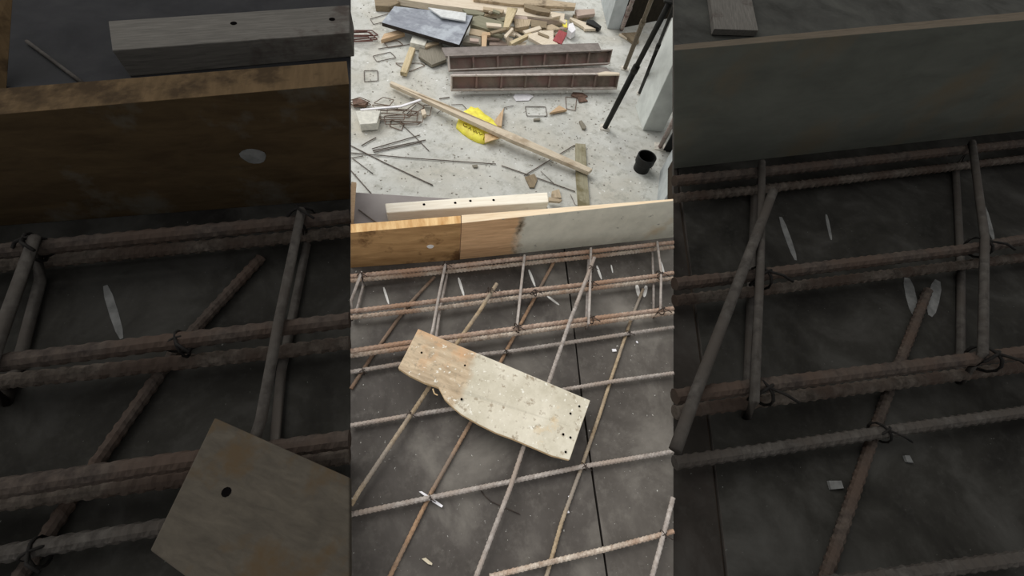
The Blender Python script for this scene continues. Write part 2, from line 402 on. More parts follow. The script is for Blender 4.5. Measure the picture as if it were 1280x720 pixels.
# ------------------------------------------------------------------ edge boards
def edge_board(name, label, mats, base, tf, tb, group='edge boards of the deck'):
    bm_ = ((base[0][0] + base[1][0]) / 2, (base[0][1] + base[1][1]) / 2)
    h = rise(bm_[0], bm_[1], D, tf[0], tf[1])
    fb = [P(*q, D) for q in base]
    along = (fb[1] - fb[0]).normalized(); nv = Vector((-along.y, along.x, 0))
    ft = []
    for q in tf:                                  # the top edge lies in the upright plane of the face
        ray = P(*q, D) - CAM; ft.append(CAM + ray * ((fb[0] - CAM).dot(nv) / ray.dot(nv)))
    bt = [P(*q, ft[k].z) for k, q in enumerate(tb)]
    bt = [ft[k] + nv * max(.008, (p - ft[k]).dot(nv)) + along * (p - ft[k]).dot(along) for k, p in enumerate(bt)]
    v, f = hexa(fb, ft, bt)
    o = link(name, v, f, mats, fb[1] - fb[0], midx=[0, 0, 1, 0, 0, 0], bevel=.002)
    tag(o, label, 'board', group); return o, h
b1, h1 = edge_board('formwork_board', 'orange-brown edge board with a round white spot on its face', [M['board_orange'], M['board_top']],
                [(438.3, 335), (574, 325)], [(438.3, 291), (576.3, 279)], [(438.3, 280), (576, 269.3)])
b2, h2 = edge_board('formwork_board', 'long edge board, brown at one end and cement grey beyond', [M['board_two'], M['board_top2']],
                [(574.6, 324.6), (841.5, 297)], [(577, 279), (841.5, 251)], [(576.8, 268.7), (841.5, 248.5)])
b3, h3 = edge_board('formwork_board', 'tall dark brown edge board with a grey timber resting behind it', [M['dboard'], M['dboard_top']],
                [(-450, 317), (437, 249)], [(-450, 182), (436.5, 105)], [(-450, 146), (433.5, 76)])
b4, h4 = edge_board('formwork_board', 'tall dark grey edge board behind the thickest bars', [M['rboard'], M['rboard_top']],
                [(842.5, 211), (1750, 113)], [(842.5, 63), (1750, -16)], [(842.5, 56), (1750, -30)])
# cement drips on the orange board and the brown one
def spot(parent, x, y, rx, base, mat):
    A, B = P(*base[0], D), P(*base[1], D); d = (B - A).normalized(); nrm = Vector((d.y, -d.x, 0))
    ray = (P(x, y, D) - CAM); t = (A - CAM).dot(nrm) / ray.dot(nrm); c = CAM + ray * t + nrm * .002
    V = [c + d * rx * math.cos(w) * (1 + .1 * math.sin(3 * w)) + Vector((0, 0, rx * .8 * math.sin(w))) for w in [2 * math.pi * k / 14 for k in range(14)]]
    V2 = [p - nrm * .003 for p in V]; n = 14
    kid('cement_spot', V + V2, [tuple(range(n))] + [(i, (i + 1) % n, n + (i + 1) % n, n + i) for i in range(n)], mat, parent)
spot(b1, 538, 308, .014, [(438.3, 335), (574, 325)], M['white'])
spot(b3, *LM(538, 308), .045, [(-450, 317), (437, 249)], M['dwhite'])

def timber(name, label, mat, bl, br, tf, tb, z, cat='timber'):
    h = rise(bl[0], bl[1], z, tf[0], tf[1])
    fb = [P(*bl, z), P(*br, z)]; ft = [P(*q, z + h) for q in tf]; bt = [P(*q, z + h) for q in tb]
    fb = [Vector((ft[k].x, ft[k].y, z)) for k in (0, 1)]
    v, f = hexa(fb, ft, bt)
    return tag(link(name, v, f, mat, ft[1] - ft[0], bevel=.005), label, cat), h
tw, htw = timber('squared_timber', 'cement-white squared timber lying behind the edge boards', M['timber'],
       (485, 277), (683, 264.5), [(483, 266), (686, 252.5)], [(481, 254), (684.5, 240)], D + .001)
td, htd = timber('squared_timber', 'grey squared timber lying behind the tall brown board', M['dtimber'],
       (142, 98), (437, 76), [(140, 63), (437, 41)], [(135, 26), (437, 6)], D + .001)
def dots(parent, ps, z, r, mat, name='nail_hole'):
    for x, y in ps:
        c = P(x, y, z); V = [c + Vector((r * math.cos(w), r * math.sin(w), .0008)) for w in [2 * math.pi * k / 10 for k in range(10)]]
        v, f = prism(V, .004); kid(name, v, f, mat, parent)
dots(tw, [(530, 255.5), (569, 253.5), (588, 251), (617, 250)], D + htw + .002, .006, M['hole'])
dots(td, [(292, 29), (415, 24)], D + htd + .002, .017, M['hole'])
# upright laths by the ends of the two left boards
def lath(label, mat, q, h):
    fb = [P(*q[0], D), P(*q[1], D)]; ft = [P(*q[2], D + h), P(*q[3], D + h)]
    w = (fb[1] - fb[0]).normalized(); bk = Vector((-w.y, w.x, 0)) * .03
    v, f = hexa(fb, ft, [p + bk for p in ft])
    return tag(link('upright_lath', v, f, mat, w, bevel=.002), label, 'lath')
lath('short orange lath standing at the free end of the orange-brown board', M['w_orange'], [(438.4, 283), (441.5, 283), (438.4, 233), (445, 234)], .12)
lath('dark brown lath standing behind the tall brown board', M['dboard_top'], [(-40, 120), (8, 112), (-40, -20), (17, -20)], .3)
rod('short dark rod lying on the dimmed sheet by the brown lath', [(34, 52), (105, 105)], D + .012, .010, M['dbar_grey'], group=None)
rod('thin dark rod lying on the grey plywood strip', [(448, 262), (470, 278)], D + .006, .003, M['rod'], group=None)

# ------------------------------------------------------------------ reinforcement on the deck
ZT, ZB = D + .075, D + .030
T = [(438.6, 345.5), (556, 334), (642, 324), (734, 314.5), (841.4, 303)]
rows = [
 ('back', [(438.6, 345.5), (556, 334), (642, 324.2), (734, 314.8), (841.4, 303)], [(438.6, 351), (534, 342), (642, 331), (734, 321.5), (841.4, 309)]),
 ('middle', [(438.6, 389.5), (548, 376), (642, 365), (732, 355.5), (818, 345), (841.4, 341)], [(438.6, 397), (550, 385), (642, 372.5), (734, 361.5), (841.4, 348)]),
 ('front', [(438.6, 439), (502, 429.5), (642, 411), (734, 399), (841.4, 385.5)], [(438.6, 444.5), (642, 417.5), (742, 404), (841.4, 391)])]
words_top = {'back': 'rusty upper bar of the beam row touching the edge boards',
             'middle': 'rusty upper bar of the middle beam row', 'front': 'rusty upper bar of the front beam row over the scrap plank corner'}
words_bot = {'back': 'pale scaly lower bar of the beam row touching the edge boards',
             'middle': 'pale scaly lower bar of the middle beam row', 'front': 'pale scaly lower bar of the front beam row by the scrap plank'}
G1 = 'main bars of the pale deck beam'
mt_top = {'back': 'bar_rust', 'middle': 'bar_rust', 'front': 'bar_rust'}
main = {}
for k, t, b in rows:
    main[k] = bar('reinforcing_bar', words_top[k], 'rebar', M[mt_top[k]], t, ZT, .0088, G1, .14)
    main[k + 'b'] = bar('reinforcing_bar', words_bot[k], 'rebar', M['bar_pale'], b, ZB, .0082, G1, .2)
# light bars: crosswise (long) and slanting
lowz, midz, topz = D + .007, D + .021, D + .034
cross = [
 ('grey ribbed bar just in front of the front beam row', [(438.6, 465), (498, 455), (642, 438.5), (739, 424), (785, 417), (841.4, 409)], 'bar_grey'),
 ('grey ribbed bar passing under the middle of the scrap plank', [(438.6, 532), (508, 520), (568, 510.5), (642, 498), (705, 487), (764, 477), (841.4, 466.5)], 'bar_grey'),
 ('grey ribbed bar crossing below the scrap plank', [(438.6, 643), (538, 622), (640, 601.5), (729, 583), (841.4, 564.5)], 'bar_grey'),
 ('pale ribbed bar crossing the open joint lowest in the photo', [(612, 721), (690, 702), (755, 687), (828, 668), (841.4, 664)], 'bar_pale')]
G2 = 'light mesh bars of the pale deck'
cb = [bar('reinforcing_bar', l, 'rebar', M[m_], c, midz, .0072, G2, .17) for l, c, m_ in cross]
slant = [
 ('brown slanting bar left of the scrap plank', [(543, 346), (508, 384), (465, 445), (438.6, 486)], lowz, 'bar_brown', .0062),
 ('tan slanting bar from its bent tip to under the plank', [(621, 354.5, topz + .05), (600, 388, topz + .045), (571, 429, topz + .035), (526, 500, topz), (447.6, 616, topz), (438.6, 632, topz)], topz, 'bar_tan', .0070),
 ('rusty orange slanting bar crossing under the scrap plank', [(692, 328), (668, 373), (633, 438), (590, 525), (540, 614), (487, 721)], lowz, 'bar_orange', .0064),
 ('smooth grey rod leaning over all the beam rows', [(743, 322, ZT + .02), (713, 400, ZT + .016), (686, 478, topz + .02), (655, 557, topz), (638, 609, topz), (595, 721, topz)], topz, 'bar_grey', .0070),
 ('tan slanting bar beside the open joint', [(804, 361), (788, 402), (764, 473), (751, 514), (729, 578), (702, 653), (683, 721)], lowz, 'bar_tan', .0060),
 ('short grey bar tip entering beside the black deck', [(841.4, 622), (829, 670), (815, 721)], topz, 'bar_grey', .0070)]
sb = [bar('reinforcing_bar', l, 'rebar', M[m_], c, z, r, G2, .12) for l, c, z, m_, r in slant]

def beam_stirrup(label, top, bot, r, mat, zt, zb, group, z_end=None):
    """a closed link: leg over the upper bars, leg under the lower ones"""
    a = [P(x, y, zt) for x, y in top]; b = [P(x, y, zb) for x, y in bot]
    path = a + list(reversed(b))
    v, f = ring_tube(path, r, 8, 0, 1, None, True)
    return tag(link('rebar_stirrup', v, f, mat, a[-1] - a[0], smooth=True), label, 'stirrup', group)
ZST, ZSB = ZT + .014, ZB - .013
G3 = 'stirrups of the pale deck beam'
sts = [
 ('stirrup at the orange board\'s free end', [(451.8, 340.5), (439.2, 375)], [(454, 357), (447, 384), (440, 400)]),
 ('stirrup just left of the tan bent bar tip', [(557, 329.5), (548, 373), (541, 412), (536, 428)], [(559, 343), (549, 393), (545, 425), (541, 440)]),
 ('stirrup in the middle of the beam above the plank', [(655.6, 319.5), (652, 353), (646, 408)], [(654, 333), (651, 365), (645, 417)]),
 ('stirrup beside the top of the leaning grey rod', [(738.6, 310.5), (738, 350), (735.5, 405)], [(735.5, 324), (734, 365), (732.5, 411)]),
 ('stirrup nearest the black deck at the grey board\'s end', [(821.5, 302.5), (826.5, 340), (825.7, 386)], [(815, 313), (817, 350), (817, 397)])]
for l, t, b in sts:
    beam_stirrup(l, t, b, .0056, M['bar_grey'], ZST, ZSB, G3)
# binding wire
for o, x, y, z, r in ((sb[0], 510, 381, D + .03, .010), (cb[0], 454, 464, D + .018, .009), (sb[1], 513, 517, topz - .006, .009), (cb[0], 632, 440, D + .017, .009),
                      (cb[0], 785, 417, D + .017, .009), (cb[2], 730, 583, D + .017, .009), (cb[2], 538, 622, D + .017, .008), (sb[5], 829, 668, topz - .006, .009),
                      (main['middle'], 668, 365, ZT - .01, .012), (main['middle'], 824, 344, ZT, .013), (main['front'], 646, 410, ZT, .013), (main['front'], 738, 399, ZT, .013),
                      (main['front'], 826, 388, ZT, .013), (sb[1], 612, 364, topz + .047, .011), (main['back'], 452, 344, ZT, .012), (main['back'], 557, 332, ZT, .012),
                      (sb[3], 739, 336, ZT + .018, .010), (main['middle'], 738, 355, ZT, .012)):
    tie(o, x, y, z, r)

# --- heavy bars of the two side decks, dimming put into their colour
RS = 3.0
HT, HB = D + .150, D + .055
def clipx(c, lo, hi):
    """keep the stretch of a polyline between two x positions"""
    out = []
    for (xa, ya), (xb, yb) in zip(c, c[1:]):
        f = lambda x: (x, ya + (yb - ya) * (x - xa) / (xb - xa))
        l, h = max(lo, xa), min(hi, xb)
        if l < h: out += [f(l)] if not out else []; out.append(f(h))
    return out
def ext(c):
    (xa, ya), (xb, yb) = c[0], c[1]; s = (yb - ya) / (xb - xa)
    (xc, yc), (xd, yd) = c[-2], c[-1]; s2 = (yd - yc) / (xd - xc)
    return [(xa - 140, ya - 140 * s)] + c + [(xd + 140, yd + 140 * s2)]
def side_rows(mp, lo, hi, where, grp, dm):
    res = {}
    for k, t, b in rows:
        tt = clipx([mp(*q) for q in ext(t)], lo, hi); bb = clipx([mp(*q) for q in ext(b)], lo, hi)
        res[k] = bar('reinforcing_bar', f'thick dimmed upper bar of the {k} row {where}', 'rebar', M['dbar'], tt, HT, .0088 * RS, grp, .10)
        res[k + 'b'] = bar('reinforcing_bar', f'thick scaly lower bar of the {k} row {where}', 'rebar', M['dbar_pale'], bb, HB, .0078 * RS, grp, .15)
    return res
GL, GR = 'thick bars before the tall brown board', 'thick bars before the tall grey board'
ml = side_rows(LM, -420, 437.2, 'before the tall brown board', GL, 0)
mr_ = side_rows(RM, 843, 1720, 'before the tall grey board', GR, 0)
def heavy(label, cs, z, r, mat, grp, rib=.13): return bar('reinforcing_bar', label, 'rebar', M[mat], cs, z, r, grp, rib)
lowh, midh, toph = D + .021, D + .062, D + .10
LL = lambda *c: [LM(*q) for q in c]
RR = lambda *c: [RM(*q) for q in c]
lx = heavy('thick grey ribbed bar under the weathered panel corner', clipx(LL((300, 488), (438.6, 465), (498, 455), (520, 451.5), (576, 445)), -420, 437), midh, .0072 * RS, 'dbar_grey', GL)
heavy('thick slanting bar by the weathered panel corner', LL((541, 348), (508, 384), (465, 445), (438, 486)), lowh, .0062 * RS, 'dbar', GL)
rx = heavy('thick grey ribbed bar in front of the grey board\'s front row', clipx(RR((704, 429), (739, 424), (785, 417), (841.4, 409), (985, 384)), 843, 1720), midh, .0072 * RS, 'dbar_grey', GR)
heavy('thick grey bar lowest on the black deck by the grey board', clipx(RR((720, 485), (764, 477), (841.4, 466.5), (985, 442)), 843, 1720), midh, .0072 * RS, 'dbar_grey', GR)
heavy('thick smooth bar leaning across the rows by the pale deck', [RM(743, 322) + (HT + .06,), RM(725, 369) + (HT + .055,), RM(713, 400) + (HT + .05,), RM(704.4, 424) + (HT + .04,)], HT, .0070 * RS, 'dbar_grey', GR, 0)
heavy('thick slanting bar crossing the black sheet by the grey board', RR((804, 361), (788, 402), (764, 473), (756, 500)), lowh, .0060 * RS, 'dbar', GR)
for l, t, b in (('thick stirrup at the tall brown board\'s outer end', LL((451.8, 340.5), (440, 373), (432, 396)), LL((454, 357), (447, 384), (440, 405))),
                ('thick stirrup at the weathered panel beside the pale deck', LL((557, 329.5), (548, 373), (541, 412), (537, 424)), LL((559, 343), (549, 393), (546, 425)))):
    beam_stirrup(l, t, b, .0056 * RS, M['dbar_grey'], HT + .042, HB - .038, 'stirrups before the tall brown board')
for l, t, b in (('thick stirrup beside the leaning smooth bar', RR((738.6, 310.5), (738, 350), (735.5, 405)), RR((735.5, 324), (734, 365), (732.5, 411))),
                ('thick stirrup farthest from the pale deck before the grey board', RR((821.5, 302.5), (826.5, 340), (825.7, 386)), RR((815, 313), (817, 350), (817, 397)))):
    beam_stirrup(l, t, b, .0056 * RS, M['dbar_grey'], HT + .042, HB - .038, 'stirrups before the tall grey board')
for o, q, z, r in ((ml['middle'], LM(510, 382), HT - .02, .030), (ml['back'], LM(452, 344), HT, .034), (ml['back'], LM(557, 332), HT, .034), (lx, LM(454, 464), midh - .01, .026),
                   (rx, RM(785, 417), midh - .01, .026), (mr_['front'], RM(738, 401), HT - .02, .034), (mr_['front'], RM(826, 388), HT, .036), (mr_['middle'], RM(824, 344), HT, .034), (mr_['middle'], RM(738, 356), HT, .034)):
    tie(o, q[0], q[1], z, r)

# ------------------------------------------------------------------ planks lying on the bars
pc = [(522.7, 411, D + .118), (630, 455, D + .098), (738, 500.5, D + .075), (725, 537, D + .073), (712, 575, D + .070), (690, 569.5, D + .073), (662, 557.5, D + .077), (642, 549, D + .080), (620, 541, D + .084),
      (598, 530, D + .088), (577, 518, D + .092), (566, 509, D + .094), (556, 499, D + .097), (548, 484, D + .100), (530, 478, D + .104), (511.5, 469, D + .110), (497.5, 460, D + .116)]
pl = slab('scrap_plank', 'cream scrap plank with an orange-tan end lying across the pale deck\'s bars', 'plank', M['plank'], pc, 0, .020, edge=M['plank_edge'], bevel=.002)
def on_plank(x, y):
    a, b, c = P(*pc[0]), P(*pc[2]), P(*pc[4]); n = (b - a).cross(c - a)
    r = P(x, y, D) - CAM; return CAM + r * ((a - CAM).dot(n) / r.dot(n))
for x, y in ((527, 441), (581, 457), (577, 499), (724, 508), (713, 517), (704, 543), (713, 547), (707, 565)):
    c = on_plank(x, y); V = [c + Vector((.004 * math.cos(w), .004 * math.sin(w), .002)) for w in [2 * math.pi * k / 8 for k in range(8)]]
    v, f = prism(V, .006); kid('nail_hole', v, f, M['hole'], pl)
V, F = ring_tube([P(541, 486, D + .095), P(543, 492, D + .086), P(547, 494, D + .082)], .0022, 6); kid('splinter', V, F, M['plank_edge'], pl)
q0 = D + .30
dp = [(268, 522), (437, 597), (437, 790), (330, 790), (300, 770), (233, 722), (187, 688)]
dpo = slab('dimmed_weathered_panel', 'dimmed brownish grey weathered wooden panel lying on the thick bars', 'panel', M['dplank'], [p + (HT + .085,) for p in dp], 0, .030, bevel=.004)
c = P(283, 615, HT + .085); V = [c + Vector((.012 * math.cos(w), .012 * math.sin(w), .001)) for w in [2 * math.pi * k / 10 for k in range(10)]]
v, f = prism(V, .005); kid('nail_hole', v, f, M['hole'], dpo)
# chips
def chip(label, mat, cs, z=D + .006, th=.005, grp='chips on the deck'):
    slab('wood_chip', label, 'chip', mat, cs, z, th, grp, bevel=.0008)
chip('tan wood chip lying alone near the orange slanting bar', M['chip'], [(527, 698.5), (532, 697), (540.5, 704), (540, 706.5), (535, 705)])
chip('white splinter crossing under the grey bar below the plank', M['paper'], [(523.5, 614.5), (527, 614), (543, 624), (554, 632), (552, 634.5), (540, 627)], D + .010)
chip('white chip beside the tan slanting bar', M['paper'], [(765, 436), (770, 436), (771, 439), (766, 439.5)])
chip('small white chip between the two grey bars', M['paper'], [(795, 426), (797, 426), (798, 429), (796, 428.5)])
rod('thin curled wire on the pale deck left of the smooth grey rod', [(601, 613), (606, 620), (614, 627), (628, 633), (650, 643)], D + .004, .0014, M['wire'], 'loose_wire', 'wire', None)
for lab, x, y in (('pale speck beside the tan slanting bar\'s rusty stretch', 708, 639), ('pale crumb halfway along the tan slanting bar', 710, 620)):
    chip(lab, M['paper'], [(x, y), (x + 3, y - 1), (x + 4, y + 2), (x + 1, y + 2.5)], D + .004, .003)
dl = M['dwhite']
chip('grey chip on the black sheet by the slanting bar', dl, [RM(765, 436), RM(770, 436), RM(771, 439), RM(766, 439.5)], D + .012, .011)
chip('small grey chip on the black sheet by the ribbed bar', dl, [RM(795, 426), RM(797, 426), RM(798.5, 429), RM(796, 428.5)], D + .012, .011)
# plank stub on the dimmed concrete-toned sheet
slab('plank_stub', 'short plank stub lying behind the tall grey board', 'plank', M['dtimber'], [(885, -25), (935, -25), (948, 38), (893, 36)], D + .05, .045)

# ------------------------------------------------------------------ props, pipe, panel standing in for shade
def prop(label, base, top, zt, r, mat, rp=.055):
    b = P(*base, 0); t = P(*top, zt)
    o = root('steel_prop', b, label, 'prop', 'steel props beside the columns')
    a = b + Vector((0, 0, .008)); mid = a.lerp(t, .55)
    v, f = ring_tube([a, mid], r, 14); kid('outer_tube', v, f, mat, o, smooth=True)
    v, f = ring_tube([mid, t], r * .8, 14); kid('inner_tube', v, f, mat, o, smooth=True)
    ax = (t - a).normalized()
    v, f = ring_tube([mid - ax * .03, mid + ax * .05], r * 1.15, 14); kid('collar', v, f, mat, o, smooth=True)
    pv = [b + Vector((sx * rp, sy * rp, .012)) for sx, sy in ((-1, -1), (1, -1), (1, 1), (-1, 1))]
    v, f = prism(pv, .012); kid('base_plate', v, f, M['plate'], o)
    pv = [t + Vector((sx * rp, sy * rp, .012)) for sx, sy in ((-1, -1), (1, -1), (1, 1), (-1, 1))]
    v, f = prism(pv, .012); kid('head_plate', v, f, mat, o)
    return o
prop('black leaning steel prop footed on the open floor', (756, 160), (838, 1), 1.70, .033, M['prop_black'], .06)
prop('rusty brown steel prop before the dark recess', (781, 86), (831, -44), TOPC - .02, .030, M['prop_brown'])
prop('black upright steel prop against the bright column', (799, 117), (852, -16), TOPC - .02, .022, M['prop_black'], .035)
prop('grey steel prop between the bright column and the pier', (825, 184), (878, 82), TOPC - .02, .026, M['prop_grey'], .07)
prop('pale steel pipe prop beside the bluish column', (777, 37), (800, -25), 1.7, .03, M['prop_grey'], .03)
a, b = P(829, 189, 0), P(880, 196, 0); n_ = Vector((-(b - a).y, (b - a).x, 0)).normalized() * .02  # black panel added in place of the gap's shade under the deck
v, f = prism([q + Vector((0, 0, 1.2)) for q in (a, b, b + n_, a + n_)], 1.2)
tag(link('shade_panel', v, f, M['black'], b - a), 'black panel added for the shade between the bright column and the pier', 'panel')
slab('wood_offcut', 'brown board end lying at the rusty prop\'s foot in the recess', 'offcut', M['w_brown'], [(777, 41), (797, 40), (799, 52), (793, 53)], .05, .04)
slab('wood_offcut', 'thin pale strip before the brown board end in the recess', 'offcut', M['w_pale'], [(774, 42), (776, 41.5), (794, 51.5), (793, 53)], .035, .03)

def pipe(label, x, y, r, h):
    """open pipe fitting: a wide collar over a narrower body"""
    b = P(x, y, 0); n = 28; V = []; F = []
    prof = [(r * .84, 0), (r * .84, h * .50), (r, h * .55), (r, h), (r * .86, h), (r * .80, h * .5), (r * .70, .01)]
    for rr, z in prof:
        for k in range(n): V.append(b + Vector((rr * math.cos(2 * math.pi * k / n), rr * math.sin(2 * math.pi * k / n), z)))
    for i in range(len(prof) - 1):
        for k in range(n): F.append((i * n + k, i * n + (k + 1) % n, (i + 1) * n + (k + 1) % n, (i + 1) * n + k))
    F.append(tuple(range(n)))
    return tag(link('pipe_fitting', V, F, M['black'], None, bevel=.003), label, 'pipe fitting')
pipe('black open-topped pipe fitting standing on the floor by the pier', 801, 211.5, .112, .20)

# ------------------------------------------------------------------ steel forms
def tray(label, cs, depth, ribs, group='steel form panels on the floor'):
    """steel shutter panel, its ribbed open side facing up and forward; cs = TL, TR, BR, BL with levels"""
    tl, tr, br, bl = [P(*c) for c in cs]
    n = (tr - tl).cross(bl - tl).normalized()
    if n.z > 0: n = -n                       # n points into the panel's back
    o = root('steel_form_panel', (bl + br) / 2, label, 'form panel', group)
    th = .014
    def quad(name, q, off, mat):
        v = list(q) + [p + off for p in q]
        kid(name, v, [(0, 1, 2, 3), (7, 6, 5, 4), (0, 4, 5, 1), (1, 5, 6, 2), (2, 6, 7, 3), (3, 7, 4, 0)], mat, o)
    quad('web', [p + n * depth for p in (tl, tr, br, bl)], n * .008, M['steel'])
    dn = ((bl - tl) + (br - tr)).normalized(); rt = ((tr - tl) + (br - bl)).normalized()
    quad('flange', [tl, tr, tr + dn * th, tl + dn * th], n * depth, M['steel_lip'])
    quad('flange', [bl - dn * th, br - dn * th, br, bl], n * depth, M['steel_lip'])
    quad('flange', [tl, tl + rt * th, bl + rt * th, bl], n * depth, M['steel_lip'])
    quad('flange', [tr - rt * th, tr, br, br - rt * th], n * depth, M['steel'])
    quad('skirt', [bl, br, br + n * depth, bl + n * depth], dn * .006, M['steel'])
    for k in range(1, ribs + 1):
        a, b = tl.lerp(tr, k / (ribs + 1)), bl.lerp(br, k / (ribs + 1))
        quad('stiffener', [a + n * depth * .35 - rt * .012, a + n * depth * .35 + rt * .012, b + n * depth * .35 + rt * .012, b + n * depth * .35 - rt * .012], n * depth * .62, M['steel'])
    return o
tray('ribbed steel form panel farther from the yellow bag', [(560, 68.5, .24), (766, 61.5, .24), (762, 79.5, .10), (562, 88, .10)], .09, 6)
tray('ribbed steel form panel nearer the yellow bag', [(564, 94.5, .24), (775, 92, .24), (771, 111, .08), (564, 113.5, .08)], .075, 6)
slab('steel_plate', 'plain grey steel plate lying behind the ribbed form panels', 'plate', M['steel_grey'], [(552, 59.5, .20), (748, 53.5, .20), (752, 63, .22), (557, 70, .22)], 0, .03)
slab('steel_plate', 'dark steel plate between the two ribbed form panels', 'plate', M['steel_grey'], [(566, 90, .14), (758, 84, .14), (768, 93, .16), (566, 95.5, .16)], 0, .02)
slab('wood_offcut', 'pale stick lying on the end of the nearer form panel', 'offcut', M['w_pale'], [(747, 91), (757, 89), (774, 90.5), (775, 93), (749, 93.5)], .28, .02)

# ------------------------------------------------------------------ yellow bag, batten
bag = [(588, 135), (597, 136.5), (612, 148), (627, 161), (626, 171), (604, 180), (592, 176), (582, 170), (570, 160), (573, 149), (579, 141)]
bo = [P(x, y, .01) for x, y in bag]; cen = sum(bo, Vector()) / len(bo)
fine = []
for i in range(len(bo)):
    for t in (0, .33, .66): fine.append(bo[i].lerp(bo[(i + 1) % len(bo)], t))
V, F = [], []; n = len(fine)
for s, z in ((1, 0), (1.0, .02), (.93, .045), (.75, .06), (.5, .068), (.2, .07)):
    for k, p in enumerate(fine):
        w = 1 + .015 * math.sin(k * 2.3 + s * 7)
        q = cen.lerp(p, s * w); V.append(Vector((q.x, q.y, z + (.007 * math.sin(k * 1.7 + s * 9) if z > .04 else 0))))
for i in range(5):
    for k in range(n): F.append((i * n + k, i * n + (k + 1) % n, (i + 1) * n + (k + 1) % n, (i + 1) * n + k))
F += [tuple(range(n)), tuple(5 * n + k for k in range(n))]
bg = tag(link('cement_bag', V, F, M['yellow'], None, smooth=True), 'crumpled yellow bag pinned under the long batten', 'bag')
from mathutils.bvhtree import BVHTree
skin = BVHTree.FromPolygons([Vector(q) for q in V], F)
def script(ps, r, z):
    hit = []
    for x, y in ps:                     # the strokes follow the crumpled surface
        h = skin.ray_cast(CAM, (P(x, y, 0) - CAM).normalized())[0]
        hit.append((h if h is not None else P(x, y, z)) + Vector((0, 0, .003)))
    v, f = ring_tube(hit, r, 6); kid('lettering', v, f, M['ink'], bg, smooth=True)
script([(583, 156), (580, 154.5), (579, 156.5), (581, 159), (584, 159)], .0048, .07)
script([(585.5, 161), (588, 159.5), (588.5, 163), (591, 161.5), (592, 165), (595, 163.5), (596, 167), (599, 165.5), (600, 169), (603, 168)], .0042, .07)
script([(604, 175), (605, 172), (607, 169), (605, 168)], .0042, .07)
v, f = prism([P(x, y, .086) for x, y in ((606, 167), (618, 166), (627, 168), (624, 172.5), (606, 178))], .012)
o = kid('bag_end', v, f, M['bagend'], bg); tag(o, 'brown paper patch')
slab('batten', 'long pale batten lying across the yellow bag', 'batten', M['beam'], [(489, 101, .09), (565, 133, .15), (642, 166.5, .16), (741, 211, .10), (736, 215, .10), (638, 174, .16), (560, 138, .15), (487, 104, .09)], 0, .050)
slab('wood_offcut', 'brown pointed board leaning beside the yellow bag', 'offcut', M['w_orange'], [(617, 152), (630, 134.5), (627, 158), (622, 157)], .06, .05)

